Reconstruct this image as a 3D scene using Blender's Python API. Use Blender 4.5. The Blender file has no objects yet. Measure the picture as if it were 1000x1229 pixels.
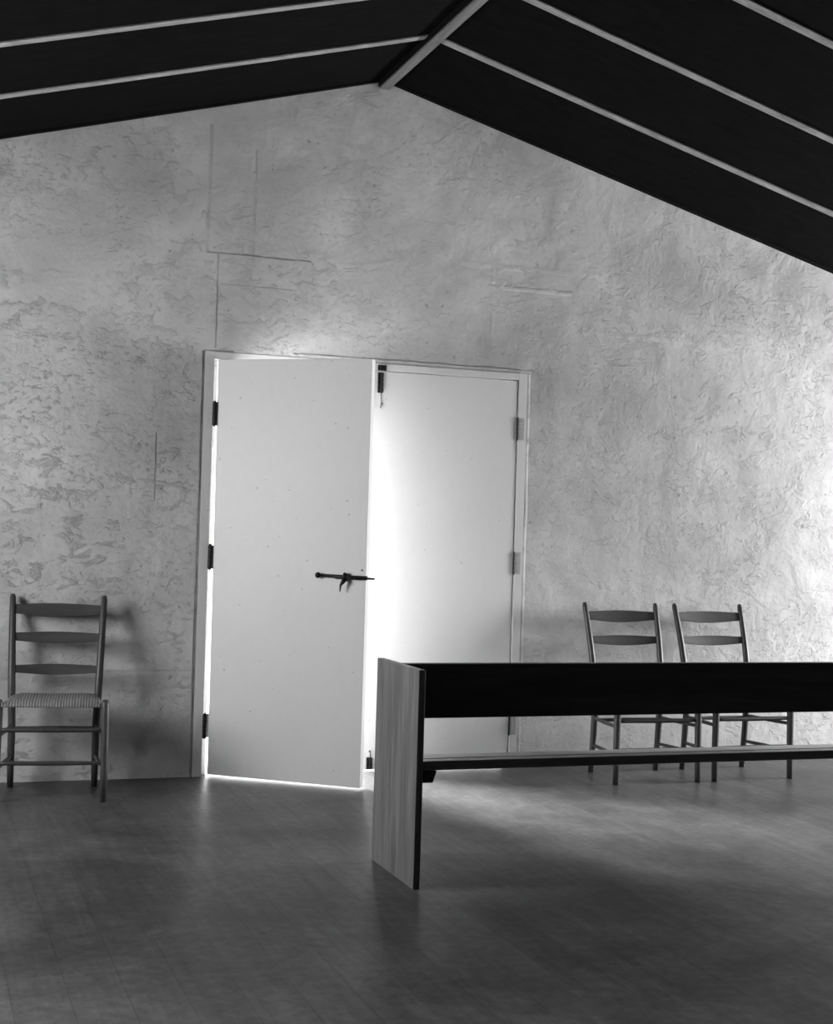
import bpy, bmesh, math, random
from mathutils import Vector, Matrix

random.seed(7)
SC = bpy.context.scene
COL = SC.collection
R = math.radians

# ------------------------------------------------------------------ camera
cam_d = bpy.data.cameras.new('camera')
cam = bpy.data.objects.new('camera', cam_d)
COL.objects.link(cam)
F_PX, CX, CY, CZ, YAW, PITCH, ROLL = 1700.0, -1.1436, -6.88, 1.2134, 0.3412, 0.016, 0.0298
fw = Vector((math.sin(YAW)*math.cos(PITCH), math.cos(YAW)*math.cos(PITCH), math.sin(PITCH)))
r0 = Vector((math.cos(YAW), -math.sin(YAW), 0))
u0 = r0.cross(fw)
rt = r0*math.cos(ROLL) + u0*math.sin(ROLL)
up = -r0*math.sin(ROLL) + u0*math.cos(ROLL)
cam.matrix_world = Matrix(((rt.x, up.x, -fw.x, CX), (rt.y, up.y, -fw.y, CY), (rt.z, up.z, -fw.z, CZ), (0, 0, 0, 1)))
cam_d.sensor_fit = 'VERTICAL'
cam_d.sensor_height = 36.0
cam_d.lens = F_PX/1229.0*36.0
cam_d.clip_start = 0.05
cam_d.clip_end = 200
SC.camera = cam

# ------------------------------------------------------------------ world, window light, exposure
SKY_STRENGTH = 9.2                       # bright hazy daylight outside the door
SUN_STRENGTH = 34.0
SUN_AZ, SUN_EL, SUN_ANGLE = -31.0, 25.0, 40.0   # hazy sun; azimuth to the right of the doorway's normal
WINDOW_POWER_LEFT = 78.0
WINDOW_POWER_RIGHT = 430.0
SC.view_settings.view_transform = 'Standard'
SC.view_settings.look = 'None'
SC.view_settings.gamma = 1.0
SC.view_settings.use_curve_mapping = False
SC.view_settings.exposure = 0.0
SC.cycles.max_bounces = 10
SC.cycles.diffuse_bounces = 6
SC.cycles.sample_clamp_indirect = 6.0
SC.cycles.use_denoising = True

w = bpy.data.worlds.new('overcast_sky')
SC.world = w
w.use_nodes = True
bg = w.node_tree.nodes['Background']
bg.inputs['Color'].default_value = (0.9, 0.9, 0.9, 1)
bg.inputs['Strength'].default_value = SKY_STRENGTH

sun_d = bpy.data.lights.new('sun', 'SUN')
sun_d.energy = SUN_STRENGTH
sun_d.angle = R(SUN_ANGLE)
sun = bpy.data.objects.new('sun', sun_d)
COL.objects.link(sun)
sd = Vector((math.sin(R(SUN_AZ))*math.cos(R(SUN_EL)), math.cos(R(SUN_AZ))*math.cos(R(SUN_EL)), math.sin(R(SUN_EL))))
sun.rotation_euler = sd.to_track_quat('Z', 'Y').to_euler()
sun.location = sd*12

WIN_L = (-2.35, -1.20, 0.85, 2.00)     # side windows: y0, y1, z0, z1
WIN_R = (-1.85, -0.45, 0.75, 1.90)
WALL_X0, WALL_X1, WALL_YB = -2.40, 6.40, -10.0
for wx, turn, power, (wy0, wy1, wz0, wz1) in ((WALL_X0-0.30, -90, WINDOW_POWER_LEFT, WIN_L), (WALL_X1+0.30, 90, WINDOW_POWER_RIGHT, WIN_R)):
    win_d = bpy.data.lights.new('window_daylight', 'AREA')
    win_d.shape = 'RECTANGLE'
    win_d.size = wz1-wz0
    win_d.size_y = wy1-wy0
    win_d.energy = power
    win = bpy.data.objects.new('window_daylight', win_d)
    COL.objects.link(win)
    win.location = (wx, (wy0+wy1)/2, (wz0+wz1)/2)
    win.rotation_euler = (0, R(turn), 0)

# ------------------------------------------------------------------ helpers
def grey(v):
    return (v, v, v, 1)

class NT:
    """small node helper"""
    def __init__(self, name, rough=0.6, spec=0.3):
        self.m = bpy.data.materials.new(name)
        self.m.use_nodes = True
        self.t = self.m.node_tree
        self.b = self.t.nodes['Principled BSDF']
        self.b.inputs['Roughness'].default_value = rough
        self.b.inputs['Specular IOR Level'].default_value = spec
        self.tc = self.t.nodes.new('ShaderNodeTexCoord')
        self.co = self.tc.outputs['Object']
    def n(self, kind, **kw):
        nd = self.t.nodes.new(kind)
        for k, v in kw.items():
            setattr(nd, k, v)
        return nd
    def link(self, a, b):
        self.t.links.new(a, b)
    def put(self, sock, v):
        if isinstance(v, (int, float)):
            sock.default_value = v
        else:
            self.link(v, sock)
    def math(self, op, a, b=0.0, c=None, clamp=False):
        nd = self.n('ShaderNodeMath', operation=op, use_clamp=clamp)
        self.put(nd.inputs[0], a)
        self.put(nd.inputs[1], b)
        if c is not None:
            self.put(nd.inputs[2], c)
        return nd.outputs[0]
    def mapped(self, scale=(1, 1, 1), loc=(0, 0, 0), rot=(0, 0, 0)):
        mp = self.n('ShaderNodeMapping')
        mp.inputs['Scale'].default_value = scale
        mp.inputs['Location'].default_value = loc
        mp.inputs['Rotation'].default_value = rot
        self.link(self.co, mp.inputs['Vector'])
        return mp.outputs[0]
    def noise(self, scale, detail=4, rough=0.55, dist=0.0, vec=None):
        nd = self.n('ShaderNodeTexNoise')
        nd.inputs['Scale'].default_value = scale
        nd.inputs['Detail'].default_value = detail
        nd.inputs['Roughness'].default_value = rough
        nd.inputs['Distortion'].default_value = dist
        self.link(vec if vec is not None else self.co, nd.inputs['Vector'])
        return nd.outputs['Fac']
    def ramp(self, fac, stops):
        nd = self.n('ShaderNodeValToRGB')
        e = nd.color_ramp.elements
        while len(e) < len(stops):
            e.new(0.5)
        for i, (p, v) in enumerate(stops):
            e[i].position = p
            e[i].color = grey(v)
        self.link(fac, nd.inputs['Fac'])
        return nd.outputs['Color']
    def rng(self, fac, a, b, c, d):
        nd = self.n('ShaderNodeMapRange')
        self.put(nd.inputs[0], fac)
        for i, v in enumerate((a, b, c, d)):
            nd.inputs[i+1].default_value = v
        return nd.outputs[0]
    def color(self, v):
        if isinstance(v, (int, float)):
            self.b.inputs['Base Color'].default_value = grey(v)
        else:
            self.link(v, self.b.inputs['Base Color'])
    def bump(self, h, strength=0.4, dist=0.01, normal=None):
        nd = self.n('ShaderNodeBump')
        nd.inputs['Strength'].default_value = strength
        nd.inputs['Distance'].default_value = dist
        self.put(nd.inputs['Height'], h)
        if normal is not None:
            self.link(normal, nd.inputs['Normal'])
        self.link(nd.outputs[0], self.b.inputs['Normal'])
        return nd.outputs[0]
    def xyz(self):
        s = self.n('ShaderNodeSeparateXYZ')
        self.link(self.co, s.inputs[0])
        return s.outputs

# ------------------------------------------------------------------ materials
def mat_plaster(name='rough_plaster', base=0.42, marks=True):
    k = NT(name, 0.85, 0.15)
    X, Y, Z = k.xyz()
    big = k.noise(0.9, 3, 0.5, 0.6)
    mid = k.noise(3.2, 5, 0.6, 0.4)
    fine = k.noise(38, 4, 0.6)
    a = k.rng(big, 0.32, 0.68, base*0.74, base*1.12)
    b = k.rng(mid, 0.3, 0.7, 0.86, 1.09)
    c = k.rng(fine, 0.3, 0.7, 0.95, 1.04)
    col = k.math('MULTIPLY', k.math('MULTIPLY', a, b), c)
    # trowel chips and ragged lumps, denser in patches
    warp = k.mapped((1.0, 1.0, 1.6))
    patch = k.rng(k.noise(1.5, 3, 0.6, 0.5), 0.40, 0.66, 0.10, 1.0)
    chips = k.rng(k.noise(8.0, 8, 0.70, 0.4, warp), 0.535, 0.64, 0.0, 1.0)
    chips = k.math('MULTIPLY', chips, patch)
    scabs = k.rng(k.noise(20, 6, 0.68, 0.3, warp), 0.545, 0.66, 0.0, 1.0)
    scabs = k.math('MULTIPLY', scabs, k.rng(k.noise(2.3, 2, 0.5), 0.42, 0.62, 0.0, 1.0))
    lump = k.noise(4.0, 5, 0.55, 0.3)
    h = k.math('ADD', k.math('MULTIPLY', chips, 0.72), k.math('MULTIPLY', scabs, 0.42))
    h = k.math('ADD', h, k.math('MULTIPLY', lump, 1.6))
    h = k.math('ADD', h, k.math('MULTIPLY', fine, 0.16))
    if marks:
        def seg(axis, at, lo, hi, width):
            main, other = (X, Z) if axis == 'x' else (Z, X)
            wob = k.math('MULTIPLY', k.math('SUBTRACT', mid, 0.5), 0.02)
            d = k.math('ABSOLUTE', k.math('SUBTRACT', k.math('ADD', main, wob), at))
            m = k.rng(d, width*0.4, width, 1.0, 0.0)
            m = k.math('MULTIPLY', m, k.math('GREATER_THAN', other, lo))
            return k.math('MULTIPLY', m, k.math('LESS_THAN', other, hi))
        dark, raised = None, None
        for s, amt in ((seg('x', 0.228, 2.10, 2.57, 0.006), 0.5), (seg('z', 2.572, 0.17, 0.70, 0.006), 0.5),
                       (seg('x', 0.172, 2.57, 3.20, 0.012), 0.22), (seg('x', -0.046, 1.34, 1.67, 0.006), 0.42),  # first line here paints a faint shadow edge into the plaster
                       (seg('x', 0.40, 2.55, 3.1, 0.010), 0.15), (seg('z', 0.52, -0.3, 0.17, 0.006), 0.15),
                       (seg('x', 0.172, 0.0, 2.085, 0.009), 0.55), (seg('z', 2.088, 0.172, 0.32, 0.006), 0.45),
                       (seg('z', 2.42, 0.24, 0.60, 0.006), 0.2)):
            v = k.math('MULTIPLY', s, amt)
            dark = v if dark is None else k.math('MAXIMUM', dark, v)
        for s, amt in ((seg('z', 2.53, 1.66, 2.15, 0.014), 0.45), (seg('z', 2.33, 2.2, 2.9, 0.016), 0.2),
                       (seg('z', 2.64, 1.5, 2.3, 0.016), 0.15), (seg('x', 1.69, 2.2, 2.75, 0.014), 0.15),
                       (seg('x', 1.908, 0.05, 2.08, 0.012), 0.9), (seg('z', 2.095, 0.62, 1.93, 0.012), 0.7)):
            v = k.math('MULTIPLY', s, amt)
            raised = v if raised is None else k.math('MAXIMUM', raised, v)
        patchy = k.rng(k.noise(7, 3, 0.6), 0.36, 0.6, 0.35, 1.0)
        dark = k.math('MULTIPLY', dark, patchy)
        col = k.math('MULTIPLY', col, k.math('SUBTRACT', 1.0, dark))
        col = k.math('MULTIPLY', col, k.math('ADD', 1.0, k.math('MULTIPLY', raised, 0.14)))
        h = k.math('ADD', h, k.math('MULTIPLY', raised, 0.6))
        h = k.math('SUBTRACT', h, k.math('MULTIPLY', dark, 0.8))
    # small dark pits
    pit = k.rng(k.noise(26, 2, 0.4), 0.70, 0.76, 0.0, 0.35)
    col = k.math('MULTIPLY', col, k.math('SUBTRACT', 1.0, pit))
    k.color(col)
    k.bump(h, 0.75, 0.016)
    return k.m

def mat_paint(name, base, rough=0.5, spec=0.3, dirt=0.06):
    k = NT(name, rough, spec)
    n1 = k.noise(1.3, 4, 0.55, 0.4)
    n2 = k.noise(22, 4, 0.6)
    col = k.math('MULTIPLY', k.rng(n1, 0.3, 0.7, base*(1-dirt), base), k.rng(n2, 0.3, 0.7, 0.98, 1.01))
    sp = k.rng(k.noise(48, 1, 0.3), 0.775, 0.80, 0.0, 0.30)
    col = k.math('MULTIPLY', col, k.math('SUBTRACT', 1.0, sp))
    k.color(col)
    k.bump(k.math('ADD', n2, k.math('MULTIPLY', n1, 2.0)), 0.12, 0.004)
    return k.m

def mat_wood(name, base, axis='z', rough=0.5, spec=0.35, contrast=0.35, scale=1.0):
    k = NT(name, rough, spec)
    s = {'x': (1.2, 16, 16), 'y': (16, 1.2, 16), 'z': (16, 16, 1.2)}[axis]
    v = k.mapped(tuple(q*scale for q in s))
    g1 = k.noise(1.6, 5, 0.6, 0.8, v)
    g2 = k.noise(7.0, 3, 0.6, 0.2, v)
    col = k.math('MULTIPLY', k.rng(g1, 0.3, 0.7, base*(1-contrast), base*(1+contrast)), k.rng(g2, 0.3, 0.7, 0.85, 1.12))
    k.color(col)
    k.bump(k.math('ADD', g1, k.math('MULTIPLY', g2, 0.5)), 0.15, 0.003)
    return k.m

def mat_floor():
    k = NT('worn_board_floor', 0.36, 0.05)
    X, Y, Z = k.xyz()
    bw = 0.145
    cell = k.math('FLOOR', k.math('DIVIDE', X, bw))
    fr = k.math('FRACT', k.math('DIVIDE', X, bw))
    edge = k.math('MINIMUM', fr, k.math('SUBTRACT', 1.0, fr))
    seam = k.rng(edge, 0.0, 0.020, 1.0, 0.0)
    wn = k.n('ShaderNodeTexWhiteNoise', noise_dimensions='1D')
    k.link(cell, wn.inputs['W'])
    v = k.mapped((14, 1.0, 1))
    grain = k.noise(1.8, 5, 0.6, 0.6, v)
    worn = k.noise(1.1, 5, 0.62, 0.5)
    blot = k.noise(5.0, 5, 0.65, 0.3)
    base = 0.086
    speck = k.noise(24, 5, 0.7)
    col = k.math('MULTIPLY', k.rng(grain, 0.3, 0.7, base*0.82, base*1.15), k.rng(wn.outputs['Value'], 0, 1, 0.90, 1.10))
    col = k.math('MULTIPLY', col, k.rng(worn, 0.32, 0.70, 0.58, 1.45))
    col = k.math('MULTIPLY', col, k.rng(blot, 0.3, 0.7, 0.78, 1.20))
    col = k.math('MULTIPLY', col, k.math('SUBTRACT', 1.0, k.math('MULTIPLY', seam, 0.30)))
    col = k.math('MULTIPLY', col, k.rng(speck, 0.3, 0.7, 0.72, 1.25))
    k.color(col)
    k.link(k.rng(blot, 0.3, 0.7, 0.33, 0.41), k.b.inputs['Roughness'])
    h = k.math('ADD', k.math('MULTIPLY', grain, 0.10), k.math('MULTIPLY', worn, 0.5))
    h = k.math('SUBTRACT', h, k.math('MULTIPLY', seam, 0.12))
    h = k.math('ADD', h, k.math('MULTIPLY', speck, 0.12))
    k.bump(h, 0.15, 0.004)
    return k.m

def mat_rush():
    k = NT('woven_rush', 0.8, 0.2)
    wv = k.n('ShaderNodeTexWave', wave_type='BANDS', bands_direction='X')
    wv.inputs['Scale'].default_value = 26
    wv.inputs['Distortion'].default_value = 1.2
    k.link(k.co, wv.inputs['Vector'])
    k.color(k.rng(wv.outputs['Fac'], 0, 1, 0.10, 0.24))
    k.bump(wv.outputs['Fac'], 0.6, 0.004)
    return k.m

def mat_metal(name, base, rough=0.45):
    k = NT(name, rough, 0.4)
    n = k.noise(60, 3, 0.6)
    k.color(k.rng(n, 0.3, 0.7, base*0.7, base*1.3))
    k.b.inputs['Metallic'].default_value = 0.35
    k.bump(n, 0.1, 0.001)
    return k.m

def mat_deck():
    k = NT('dark_stained_roof_boards', 0.9, 0.02)
    X, Y, Z = k.xyz()
    fr = k.math('FRACT', k.math('DIVIDE', Y, 0.18))
    seam = k.rng(k.math('MINIMUM', fr, k.math('SUBTRACT', 1.0, fr)), 0.0, 0.02, 1.0, 0.0)
    g = k.noise(2.0, 4, 0.6, 0.4, k.mapped((1, 14, 14)))
    k.color(k.math('MULTIPLY', k.rng(g, 0.3, 0.7, 0.004, 0.008), k.math('SUBTRACT', 1.0, k.math('MULTIPLY', seam, 0.5))))
    k.bump(g, 0.2, 0.003)
    return k.m

M = {
    'plaster': mat_plaster('rough_plaster', 0.57),
    'plaster_side': mat_plaster('side_plaster', 0.50, False),
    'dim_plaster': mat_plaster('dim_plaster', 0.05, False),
    'floor': mat_floor(),
    'deck': mat_deck(),
    'rafter': mat_wood('rafter_wood', 0.30, 'x', 0.7, 0.2),
    'rafter_dark': mat_wood('dark_verge_wood', 0.008, 'x', 0.85, 0.04),
    'ridge': mat_wood('ridge_wood', 0.16, 'y', 0.7, 0.2),
    'door': mat_paint('white_door_paint', 0.72, 0.45, 0.3, 0.05),
    'frame': mat_paint('white_frame_paint', 0.68, 0.5, 0.3, 0.12),
    'panel': mat_wood('oiled_bench_wood', 0.13, 'z', 0.45, 0.35, 0.42),
    'bench_shaded': mat_wood('dark_shaded_bench_wood', 0.03, 'x', 0.45, 0.35, 0.3),  # dark wood, with shade of the unlit backrest put into its colour
    'seat_wood': mat_wood('worn_seat_wood', 0.12, 'x', 0.32, 0.5, 0.3),
    'chair': mat_wood('chair_wood', 0.05, 'z', 0.42, 0.4, 0.3),
    'slat': mat_wood('chair_slat_wood', 0.05, 'x', 0.42, 0.4, 0.35),
    'rush': mat_rush(),
    'iron': mat_metal('black_iron', 0.012),
    'steel': mat_metal('dull_steel', 0.16, 0.4),
    'hinge_paint': mat_paint('painted_hinge_plate', 0.42, 0.5, 0.3, 0.2),
    'ground': mat_paint('pale_paving', 0.45, 0.9, 0.1, 0.2),
}

# ------------------------------------------------------------------ mesh building
def box(bm, x0, x1, y0, y1, z0, z1):
    vs = [bm.verts.new(p) for p in ((x0, y0, z0), (x1, y0, z0), (x1, y1, z0), (x0, y1, z0),
                                    (x0, y0, z1), (x1, y0, z1), (x1, y1, z1), (x0, y1, z1))]
    for f in ((0, 3, 2, 1), (4, 5, 6, 7), (0, 1, 5, 4), (1, 2, 6, 5), (2, 3, 7, 6), (3, 0, 4, 7)):
        bm.faces.new([vs[i] for i in f])
    return vs

def hexa(bm, pts):
    """8 points ordered as in box()"""
    vs = [bm.verts.new(p) for p in pts]
    for f in ((0, 3, 2, 1), (4, 5, 6, 7), (0, 1, 5, 4), (1, 2, 6, 5), (2, 3, 7, 6), (3, 0, 4, 7)):
        bm.faces.new([vs[i] for i in f])
    return vs

def prism(bm, prof, axis, a, b):
    """extrude a 2-D profile along an axis; profile gives the other two coordinates in xyz order"""
    def P(q, t):
        return {'x': (t, q[0], q[1]), 'y': (q[0], t, q[1]), 'z': (q[0], q[1], t)}[axis]
    A = [bm.verts.new(P(q, a)) for q in prof]
    B = [bm.verts.new(P(q, b)) for q in prof]
    n = len(prof)
    bm.faces.new(A)
    bm.faces.new(B[::-1])
    for i in range(n):
        bm.faces.new((A[i], B[i], B[(i+1) % n], A[(i+1) % n]))

def tube(bm, pts, rad, sides=12):
    pts = [Vector(p) for p in pts]
    if not isinstance(rad, (list, tuple)):
        rad = [rad]*len(pts)
    rings = []
    prev = None
    for i, p in enumerate(pts):
        d = (pts[min(i+1, len(pts)-1)]-pts[max(i-1, 0)]).normalized()
        if prev is None:
            ref = Vector((0, 0, 1)) if abs(d.z) < 0.9 else Vector((1, 0, 0))
            a = d.cross(ref).normalized()
        else:
            a = (prev - d*prev.dot(d)).normalized()
        prev = a
        b = d.cross(a)
        rings.append([bm.verts.new(p+(a*math.cos(2*math.pi*j/sides)+b*math.sin(2*math.pi*j/sides))*rad[i]) for j in range(sides)])
    for i in range(len(rings)-1):
        for j in range(sides):
            bm.faces.new((rings[i][j], rings[i][(j+1) % sides], rings[i+1][(j+1) % sides], rings[i+1][j]))
    bm.faces.new(rings[0][::-1])
    bm.faces.new(rings[-1])

def ball(bm, c, r, seg=14):
    bmesh.ops.create_uvsphere(bm, u_segments=seg, v_segments=seg//2+2, radius=r, matrix=Matrix.Translation(c))

def link(name, bm, mat, parent=None, smooth=False, bevel=0.0, seg=2):
    bmesh.ops.recalc_face_normals(bm, faces=bm.faces)
    me = bpy.data.meshes.new(name)
    bm.to_mesh(me)
    bm.free()
    me.materials.append(mat)
    o = bpy.data.objects.new(name, me)
    COL.objects.link(o)
    if parent is not None:
        o.parent = parent
    if smooth:
        for p in me.polygons:
            p.use_smooth = True
    if bevel:
        md = o.modifiers.new('bevel', 'BEVEL')
        md.width = bevel
        md.segments = seg
        md.limit_method = 'ANGLE'
        md.angle_limit = R(40)
    return o

def empty(name, loc, rz=0.0):
    o = bpy.data.objects.new(name, None)
    COL.objects.link(o)
    o.location = loc
    o.rotation_euler = (0, 0, rz)
    o.empty_display_size = 0.1
    return o

def tag(o, label, cat, group=None, kind=None):
    o['label'] = label
    o['category'] = cat
    if group:
        o['group'] = group
    if kind:
        o['kind'] = kind
    return o

def st(o, label, cat):
    return tag(o, label, cat, kind='structure')

def copy_tree(o, parent=None):
    c = o.copy()
    COL.objects.link(c)
    if parent is not None:
        c.parent = parent
    for ch in [q for q in bpy.data.objects if q.parent == o]:
        copy_tree(ch, c)
    return c

# ------------------------------------------------------------------ setting
RIDGE_X, SL, SR, RZ = 1.0545, 0.280, 0.269, 3.526     # underside of the rafters
def rz(x):
    return RZ - (SL*(RIDGE_X-x) if x < RIDGE_X else SR*(x-RIDGE_X))
DECK = 0.010                                          # roof boards lie this far above the rafters' underside
D_X0, D_X1, D_Z = 0.175, 1.902, 2.084                 # doorway, outer edges of the frame
WT = 0.25                                             # wall thickness

# end wall with the doorway
bm = bmesh.new()
top = 0.12
def wall_piece(xs, z0f, z1f):
    n = len(xs)
    rows = []
    for y in (0.0, WT):
        rows.append(([bm.verts.new((x, y, z0f(x))) for x in xs], [bm.verts.new((x, y, z1f(x))) for x in xs]))
    for i in range(n-1):
        for k in (0, 1):
            lo, hi = rows[k]
            bm.faces.new((lo[i], lo[i+1], hi[i+1], hi[i]))
        bm.faces.new((rows[0][0][i], rows[0][0][i+1], rows[1][0][i+1], rows[1][0][i]))
        bm.faces.new((rows[0][1][i], rows[0][1][i+1], rows[1][1][i+1], rows[1][1][i]))
    for i in (0, n-1):
        bm.faces.new((rows[0][0][i], rows[0][1][i], rows[1][1][i], rows[1][0][i]))
roof_top = lambda x: rz(x)+top
wall_piece([WALL_X0, D_X0], lambda x: -0.02, roof_top)
wall_piece([D_X0, RIDGE_X, D_X1], lambda x: D_Z, roof_top)
wall_piece([D_X1, WALL_X1], lambda x: -0.02, roof_top)
bmesh.ops.remove_doubles(bm, verts=bm.verts, dist=1e-5)
st(link('wall_back', bm, M['plaster']), 'rough pale plastered end wall around the double door under the gable', 'wall')

# side walls and the wall behind the viewer
def side_wall(xa, xb, zl, win):
    y0, y1, z0, z1 = win
    bm = bmesh.new()
    box(bm, xa, xb, WALL_YB, y0, -0.02, zl)
    box(bm, xa, xb, y1, WT, -0.02, zl)
    box(bm, xa, xb, y0, y1, -0.02, z0)
    box(bm, xa, xb, y0, y1, z1, zl)
    return bm
st(link('wall_left', side_wall(WALL_X0-WT, WALL_X0, rz(WALL_X0)+top, WIN_L), M['plaster_side']), 'plastered side wall left of the view with a daylight window', 'wall')
st(link('wall_right', side_wall(WALL_X1, WALL_X1+WT, rz(WALL_X1)+top, WIN_R), M['plaster_side']), 'plastered side wall right of the view with a daylight window', 'wall')
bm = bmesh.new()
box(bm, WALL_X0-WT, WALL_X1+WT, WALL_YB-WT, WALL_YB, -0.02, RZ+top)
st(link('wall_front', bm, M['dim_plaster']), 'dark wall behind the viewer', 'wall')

# side window frames (out of view, they let the daylight in)
for n, (wx, side, (wy0, wy1, wz0, wz1)) in enumerate(((WALL_X0-0.1, 'left', WIN_L), (WALL_X1+0.1, 'right', WIN_R))):
    win_e = empty('window_%d' % (n+1), (wx, (wy0+wy1)/2, wz0))
    hw, hh = (wy1-wy0)/2, wz1-wz0
    bm = bmesh.new()
    for a, b, c, d in ((-hw, hw, 0, 0.04), (-hw, hw, hh-0.04, hh), (-hw, -hw+0.04, 0.04, hh-0.04), (hw-0.04, hw, 0.04, hh-0.04),
                       (-0.012, 0.012, 0.04, hh-0.04)):
        box(bm, -0.03, 0.03, a, b, c, d)
    link('window_frame', bm, M['frame'], win_e)
    st(win_e, 'side window in the %s wall' % side, 'window')

# floor
bm = bmesh.new()
box(bm, WALL_X0-WT, WALL_X1+WT, WALL_YB-WT, WT, -0.12, 0.0)
st(link('floor', bm, M['floor']), 'dark worn board floor with a dull gloss', 'floor')

# roof boards, one mesh for both slopes
bm = bmesh.new()
for xa, xb in ((WALL_X0-WT, RIDGE_X), (RIDGE_X, WALL_X1+WT)):
    za, zb = rz(xa)+DECK, rz(xb)+DECK
    hexa(bm, [(xa, WALL_YB-WT, za), (xb, WALL_YB-WT, zb), (xb, WT, zb), (xa, WT, za),
              (xa, WALL_YB-WT, za+0.12), (xb, WALL_YB-WT, zb+0.12), (xb, WT, zb+0.12), (xa, WT, za+0.12)])
st(link('ceiling', bm, M['deck']), 'black pitched board ceiling above the plaster gable', 'ceiling')

# ground outside the door
bm = bmesh.new()
box(bm, -30, 30, WT, 45, -0.25, -0.04)
st(link('ground', bm, M['ground']), 'pale ground outside the double door', 'ground')

# rafters and ridge beam
def slope_bar(bm, xa, xb, y0, y1, lo, hi):
    za, zb = rz(xa), rz(xb)
    hexa(bm, [(xa, y0, za+lo), (xb, y0, zb+lo), (xb, y1, zb+lo), (xa, y1, za+lo),
              (xa, y0, za+hi), (xb, y0, zb+hi), (xb, y1, zb+hi), (xa, y1, za+hi)])
ords = ('first', 'second', 'third')
for k in range(3):
    yc = -0.715 - 0.71*k
    for side, xa, xb in (('left', WALL_X0, RIDGE_X-0.03), ('right', RIDGE_X+0.03, WALL_X1)):
        bm = bmesh.new()
        slope_bar(bm, xa, xb, yc-0.026, yc+0.026, 0.0, DECK)
        o = link('roof_batten', bm, M['rafter'], bevel=0.003)
        tag(o, 'thin grey batten under the %s roof slope, %s out from the plaster wall' % (side, ords[k]), 'batten', 'battens under the dark roof')
for n, (xa, xb) in enumerate(((WALL_X0, RIDGE_X-0.03), (RIDGE_X+0.03, WALL_X1))):
    bm = bmesh.new()
    slope_bar(bm, xa, xb, -0.03, 0.0, 0.0, DECK)
    st(link('trim_%d' % (n+1), bm, M['rafter_dark']), 'dark verge strip where the %s roof slope meets the wall' % ('left', 'right')[n], 'trim')
ridge = tag(empty('ridge_beam', (RIDGE_X, 0, 3.487)), 'dark ridge beam with a grey strip, running from the gable top towards the viewer', 'beam')
bm = bmesh.new()
box(bm, -0.032, 0.032, WALL_YB, 0.0, 0.010, RZ+DECK+0.02-3.487)
link('beam', bm, M['rafter_dark'], ridge, bevel=0.003)
bm = bmesh.new()
box(bm, -0.026, 0.026, WALL_YB, 0.0, 0.0, 0.0105)
link('cover_strip', bm, M['ridge'], ridge, bevel=0.002)['label'] = 'grey strip under the beam'

# door frame
bm = bmesh.new()
FW = 0.049
box(bm, D_X0+0.003, D_X0+FW, -0.004, 0.11, 0.0, D_Z)
box(bm, D_X1-FW, D_X1-0.002, -0.004, 0.11, 0.0, D_Z)
box(bm, D_X0+FW, D_X1-FW, -0.004, 0.11, D_Z-0.037, D_Z-0.001)
box(bm, D_X0+FW, D_X0+FW+0.028, 0.050, 0.085, 0.0, D_Z-0.037)   # added stop, blocks daylight leaking past the hinge edge
box(bm, 1.04, D_X1-FW, 0.05, 0.08, D_Z-0.052, D_Z-0.037)      # stop behind the closed leaf
box(bm, D_X1-FW-0.018, D_X1-FW, 0.05, 0.08, 0.0, D_Z-0.037)
st(link('trim_3', bm, M['frame'], bevel=0.002), 'narrow white wooden frame around the double door', 'door frame')

# ------------------------------------------------------------------ doors
LEAF_T = 0.044
PIN_X = 0.229
d1 = st(empty('door_1', (PIN_X, -0.006, 0), R(-37)), 'white left door leaf standing ajar into the room with a black bolt', 'door')
bm = bmesh.new()
xt, xb_, xe = 0.009, 0.021, 0.812
zt0, zt1, zb0, zb1 = 2.044, 2.040, 0.014, 0.010
hexa(bm, [(xb_, 0.006, zb0), (xe+0.001, 0.006, zb1), (xe+0.001, 0.006+LEAF_T, zb1), (xb_, 0.006+LEAF_T, zb0),
          (xt, 0.006, zt0), (xe, 0.006, zt1), (xe, 0.006+LEAF_T, zt1), (xt, 0.006+LEAF_T, zt0)])
link('leaf', bm, M['door'], d1, bevel=0.002)

def hinge(parent, x, y, z, h, r, mat, plates):
    bm = bmesh.new()
    n = 5
    for i in range(n):
        a, b = z-h/2+h*i/n, z-h/2+h*(i+1)/n-0.0012
        tube(bm, [(x, y, a), (x, y, b)], r, 14)
    tube(bm, [(x, y, z-h/2-0.004), (x, y, z+h/2+0.004)], r*0.6, 10)
    o = link('hinge', bm, mat, parent, smooth=False)
    for (xa, xb, y0, y1, m) in plates:
        bm = bmesh.new()
        box(bm, xa, xb, y0, y1, z-h/2, z+h/2)
        for q in (-0.35, 0.0, 0.35):
            xm = (xa+xb)/2
            bmesh.ops.create_uvsphere(bm, u_segments=8, v_segments=6, radius=0.0035, matrix=Matrix.Translation((xm, y0, z+q*h)))
        link('hinge_plate', bm, m, o)
    return o
for z in (1.777, 1.075, 0.250):
    hinge(d1, 0.004, -0.004, z, 0.116, 0.0105, M['iron'], [(0.0095, 0.0125, -0.001, 0.030, M['iron'])])

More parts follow.
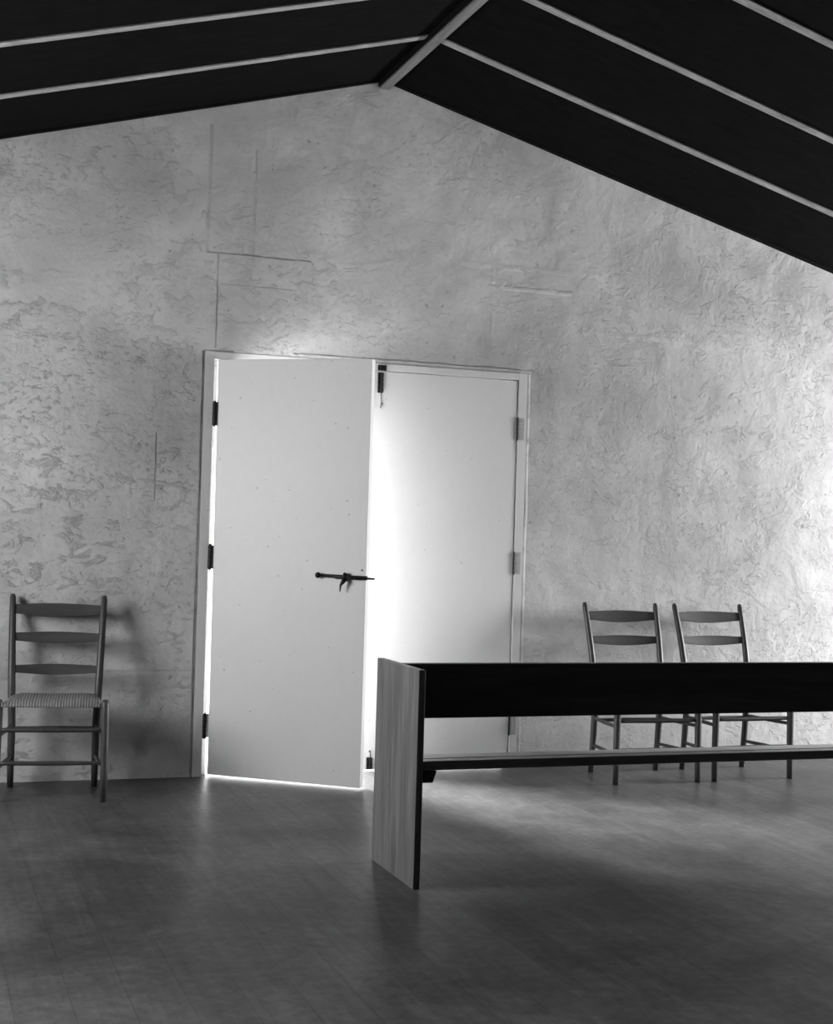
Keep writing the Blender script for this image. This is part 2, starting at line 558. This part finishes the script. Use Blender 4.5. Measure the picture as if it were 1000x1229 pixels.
# bolt across the left leaf
bz = 1.003
bolt = empty('door_bolt', (0, 0, 0)); bolt.parent = d1
bm = bmesh.new()
tube(bm, [(0.585, -0.016, bz+0.004), (0.70, -0.016, bz), (0.800, -0.016, bz-0.003), (0.806, -0.016, bz-0.003), (0.860, -0.016, bz-0.004), (0.866, -0.016, bz-0.004)],
     [0.0075, 0.0095, 0.0095, 0.0055, 0.0048, 0.001], 12)
link('bolt_bar', bm, M['iron'], bolt, True)
bm = bmesh.new(); ball(bm, (0.578, -0.017, bz+0.004), 0.0145)
link('knob', bm, M['iron'], bolt, True)
bm = bmesh.new()
box(bm, 0.660, 0.820, -0.0002, 0.0065, bz-0.012, bz+0.008)
link('back_plate', bm, M['iron'], bolt, bevel=0.001)
bm = bmesh.new()
tube(bm, [(0.715, 0.006, bz+0.012), (0.715, -0.022, bz+0.014), (0.715, -0.029, bz), (0.715, -0.022, bz-0.016), (0.715, 0.006, bz-0.016)], 0.0055, 8)
ball(bm, (0.715, -0.022, bz+0.014), 0.008, 10)
link('staple', bm, M['iron'], bolt, True)
bm = bmesh.new()
tube(bm, [(0.716, -0.027, bz-0.010), (0.712, -0.031, bz-0.022), (0.700, -0.033, bz-0.040), (0.697, -0.030, bz-0.070)], [0.010, 0.011, 0.005, 0.0025], 10)
link('lever', bm, M['iron'], bolt, True)
bm = bmesh.new(); ball(bm, (0.792, 0.004, bz+0.034), 0.005, 8)
link('screw_head', bm, M['steel'], d1, True)

# closed right leaf
d2 = st(empty('door_2', (1.046, 0, 0)), 'bright white closed right door leaf behind the bench', 'door')
bm = bmesh.new()
box(bm, 0.0, 0.8025, 0.0, LEAF_T, 0.012, 2.0415)
link('leaf', bm, M['door'], d2, bevel=0.002)
for z in (1.787, 1.078, 0.232):
    hinge(d2, 0.8048, -0.003, z, 0.116, 0.0048, M['iron'], [(0.812, 0.842, -0.0052, -0.003, M['hinge_paint'])])

def tower_bolt(z0, z1, up_):
    e = empty('tower_bolt', (0, 0, 0)); e.parent = d2
    x = 0.040
    bm = bmesh.new()
    box(bm, x-0.018, x+0.012, -0.004, 0.0005, z0, z1)
    link('back_plate', bm, M['iron'], e, bevel=0.001)
    bm = bmesh.new()
    for f in (0.06, 0.30, 0.54, 0.78):
        a = z0+(z1-z0)*f
        tube(bm, [(x+0.002, -0.010, a), (x+0.002, -0.010, a+(z1-z0)*0.19)], 0.0095, 12)
        tube(bm, [(x-0.0135, -0.006, a), (x-0.0135, -0.006, a+(z1-z0)*0.17)], 0.0042, 8)
    link('barrel', bm, M['iron'], e)
    bm = bmesh.new()
    if up_:
        tube(bm, [(x, -0.008, z0-0.055), (x, -0.008, z0+0.01)], 0.0028, 8)
        ball(bm, (x+0.004, -0.011, z0-0.058), 0.0075, 10)
        tube(bm, [(x-0.002, -0.006, z0-0.08), (x+0.001, -0.007, z0-0.06)], 0.003, 6)
    else:
        tube(bm, [(x, -0.008, z1), (x, -0.008, z1+0.03)], 0.0028, 8)
        ball(bm, (x-0.004, -0.011, z1+0.032), 0.0065, 10)
    link('rod', bm, M['steel'], e, True)
    return e
tb = tower_bolt(1.932, 2.036, True)
tower_bolt(0.014, 0.074, False)
# keep of the upper bolt sits on the head of the frame
bm = bmesh.new()
box(bm, 1.072, 1.106, -0.022, -0.0035, 2.048, 2.070)
box(bm, 1.066, 1.112, -0.0065, -0.0035, 2.046, 2.074)
tag(link('bolt_keep', bm, M['iron'], bevel=0.002), 'black iron bolt keep fixed on the frame above the right door leaf', 'bolt keep')

# ------------------------------------------------------------------ bench
BX, BY0, BD, BH, BL = 0.507, -2.308, 0.462, 0.750, 2.45
bench = tag(empty('bench', (BX, BY0, 0)), 'long dark wooden bench with a plain slab end in front of the door', 'bench')
for n, x in enumerate((0.0, BL-0.025)):
    bm = bmesh.new()
    box(bm, x, x+0.025, 0.0, BD, 0.0, BH)
    o = link('end_panel', bm, M['panel'], bench, bevel=0.002)
bm = bmesh.new()
# backrest: one broad board, leaning back a little
hexa(bm, [(0.025, 0.416, 0.527), (BL-0.025, 0.416, 0.527), (BL-0.025, 0.440, 0.529), (0.025, 0.440, 0.529),
          (0.025, 0.428, 0.730), (BL-0.025, 0.428, 0.730), (BL-0.025, 0.452, 0.732), (0.025, 0.452, 0.732)])
link('backrest', bm, M['bench_shaded'], bench, bevel=0.003)
def rake(y):
    return 0.437 - 0.105*y
def board(name, y0, y1, t, mat):
    bm = bmesh.new()
    hexa(bm, [(0.025, y0, rake(y0)-t), (BL-0.025, y0, rake(y0)-t), (BL-0.025, y1, rake(y1)-t), (0.025, y1, rake(y1)-t),
              (0.025, y0, rake(y0)), (BL-0.025, y0, rake(y0)), (BL-0.025, y1, rake(y1)), (0.025, y1, rake(y1))])
    return link(name, bm, mat, bench, bevel=0.004, seg=3)
board('seat_board', 0.004, 0.140, 0.032, M['seat_wood'])
board('seat_board', 0.170, 0.412, 0.032, M['seat_wood'])
for x0, x1 in ((0.025, 0.082), (BL-0.082, BL-0.025)):
    bm = bmesh.new()
    sgn = 1 if x0 < 1 else -1
    a, b = (x0, x1) if sgn > 0 else (x1, x0)
    prof = [(a, -0.034), (b, -0.034), (b-0.014*sgn, -0.075), (a, -0.075)]
    A = [bm.verts.new((q[0], 0.016, rake(0.016)+q[1])) for q in prof]
    B = [bm.verts.new((q[0], 0.40, rake(0.40)+q[1])) for q in prof]
    bm.faces.new(A); bm.faces.new(B[::-1])
    for i in range(4):
        bm.faces.new((A[i], B[i], B[(i+1) % 4], A[(i+1) % 4]))
    link('seat_cleat', bm, M['bench_shaded'], bench, bevel=0.002)

# ------------------------------------------------------------------ ladder-back chairs
def post_xy(z, s):
    """centre line of a rear post"""
    x = 0.188 + 0.020*max(0.0, (z-0.30)/0.58)
    if z < 0.42:
        y = 0.160 + 0.035*((0.42-z)/0.42)**1.5
    else:
        y = 0.160 + 0.125*((z-0.42)/0.46)**1.45
    return Vector((s*x, y, z))
def make_chair():
    t = empty('ladder_back_chair', (0, 0, 0))
    for s in (-1, 1):
        bm = bmesh.new()
        zs = [0, 0.1, 0.2, 0.3, 0.42, 0.5, 0.58, 0.66, 0.74, 0.82, 0.865, 0.88]
        rs = [0.0140, 0.0155, 0.0165, 0.017, 0.0175, 0.0175, 0.0170, 0.0165, 0.0158, 0.0148, 0.0140, 0.0095]
        tube(bm, [post_xy(z, s) for z in zs], rs, 12)
        link('rear_post', bm, M['chair'], t, True)
        bm = bmesh.new()
        tube(bm, [(s*0.229, -0.182, 0), (s*0.228, -0.18, 0.15), (s*0.226, -0.18, 0.36), (s*0.225, -0.18, 0.43), (s*0.225, -0.18, 0.447)],
             [0.0145, 0.0165, 0.018, 0.018, 0.012], 12)
        link('front_leg', bm, M['chair'], t, True)
    # three shaped slats
    for zc, hgt in ((0.815, 0.060), (0.690, 0.050), (0.545, 0.046)):
        bm = bmesh.new()
        N = 18
        a, b = post_xy(zc, -1), post_xy(zc, 1)
        lean = (post_xy(zc+0.05, 1)-post_xy(zc-0.05, 1)); lean.x = 0; lean.normalize()
        nrm = Vector((0, lean.z, -lean.y))
        rows = []
        for i in range(N+1):
            u = i/N
            c = a.lerp(b, u)
            arch = math.sin(math.pi*u)**1.3
            c = c + nrm*(0.014*math.sin(math.pi*u))
            hi = hgt*0.5*(0.72+0.38*arch)
            lo = hgt*0.5*(0.72+0.34*arch)
            rows.append([bm.verts.new(c+lean*hi-nrm*0.005), bm.verts.new(c+lean*hi+nrm*0.005),
                         bm.verts.new(c-lean*lo+nrm*0.005), bm.verts.new(c-lean*lo-nrm*0.005)])
        for i in range(N):
            for j in range(4):
                bm.faces.new((rows[i][j], rows[i][(j+1) % 4], rows[i+1][(j+1) % 4], rows[i+1][j]))
        bm.faces.new(rows[0]); bm.faces.new(rows[-1][::-1])
        link('back_slat', bm, M['slat'], t, bevel=0.002)
    # rungs
    def rung(p, q, r=0.0095):
        bm = bmesh.new()
        p, q = Vector(p), Vector(q)
        tube(bm, [p, p.lerp(q, 0.08), p.lerp(q, 0.5), p.lerp(q, 0.92), q], [r*0.75, r*0.9, r*1.1, r*0.9, r*0.75], 10)
        link('rung', bm, M['chair'], t, True)
    rung((-0.227, -0.18, 0.315), (0.227, -0.18, 0.315), 0.011)
    rung((-0.228, -0.18, 0.170), (0.228, -0.18, 0.170))
    pr = post_xy(0.27, 1)
    rung((-pr.x, pr.y, 0.275), (pr.x, pr.y, 0.275))
    for s in (-1, 1):
        for z in (0.285, 0.145):
            p = post_xy(z, s)
            rung((s*0.227, -0.18, z), (p.x, p.y, z))
    # rush seat, four woven triangles dished to the middle
    bm = bmesh.new()
    N = 16
    top_, bot = [], []
    for i in range(N+1):
        v = -1+2*i/N
        ra, rb = [], []
        for j in range(N+1):
            u = -1+2*j/N
            y = -0.012 + 0.182*v
            half = 0.225 + (0.195-0.225)*(v+1)/2
            m = max(abs(u), abs(v))
            z = 0.437 + 0.010*math.sin(math.pi*min(1, (1-m)*1.3)/1.0)*0.6 - 0.016*(m**6)
            z += 0.004*(0.5-abs(abs(u)-abs(v)))
            ra.append(bm.verts.new((half*u, y, z)))
            rb.append(bm.verts.new((half*u*0.99, y, 0.408+0.006*(m**6))))
        top_.append(ra); bot.append(rb)
    for i in range(N):
        for j in range(N):
            bm.faces.new((top_[i][j], top_[i][j+1], top_[i+1][j+1], top_[i+1][j]))
            bm.faces.new((bot[i][j], bot[i+1][j], bot[i+1][j+1], bot[i][j+1]))
    ring = lambda g: [g[0][j] for j in range(N+1)]+[g[i][N] for i in range(1, N+1)]+[g[N][j] for j in range(N-1, -1, -1)]+[g[i][0] for i in range(N-1, 0, -1)]
    ta, ba = ring(top_), ring(bot)
    for i in range(len(ta)):
        bm.faces.new((ta[i], ba[i], ba[(i+1) % len(ta)], ta[(i+1) % len(ta)]))
    link('seat', bm, M['rush'], t, True)
    return t
c1 = make_chair()
G = 'ladder back chairs along the plaster wall'
spots = [((2.422, -0.395, 0), R(-1.5), 'ladder-back wooden chair against the wall, nearer the closed right door leaf'),
         ((2.975, -0.385, 0), R(1.5), 'ladder-back wooden chair against the wall, second to the right of the door'),
         ((-0.522, -0.345, 0), R(-7), 'dark ladder-back wooden chair left of the door at the photo\'s left edge')]
for i, (loc, rot, lab) in enumerate(spots):
    c = c1 if i == 0 else copy_tree(c1)
    c.location = loc
    c.rotation_euler = (0, 0, rot)
    tag(c, lab, 'chair', G)
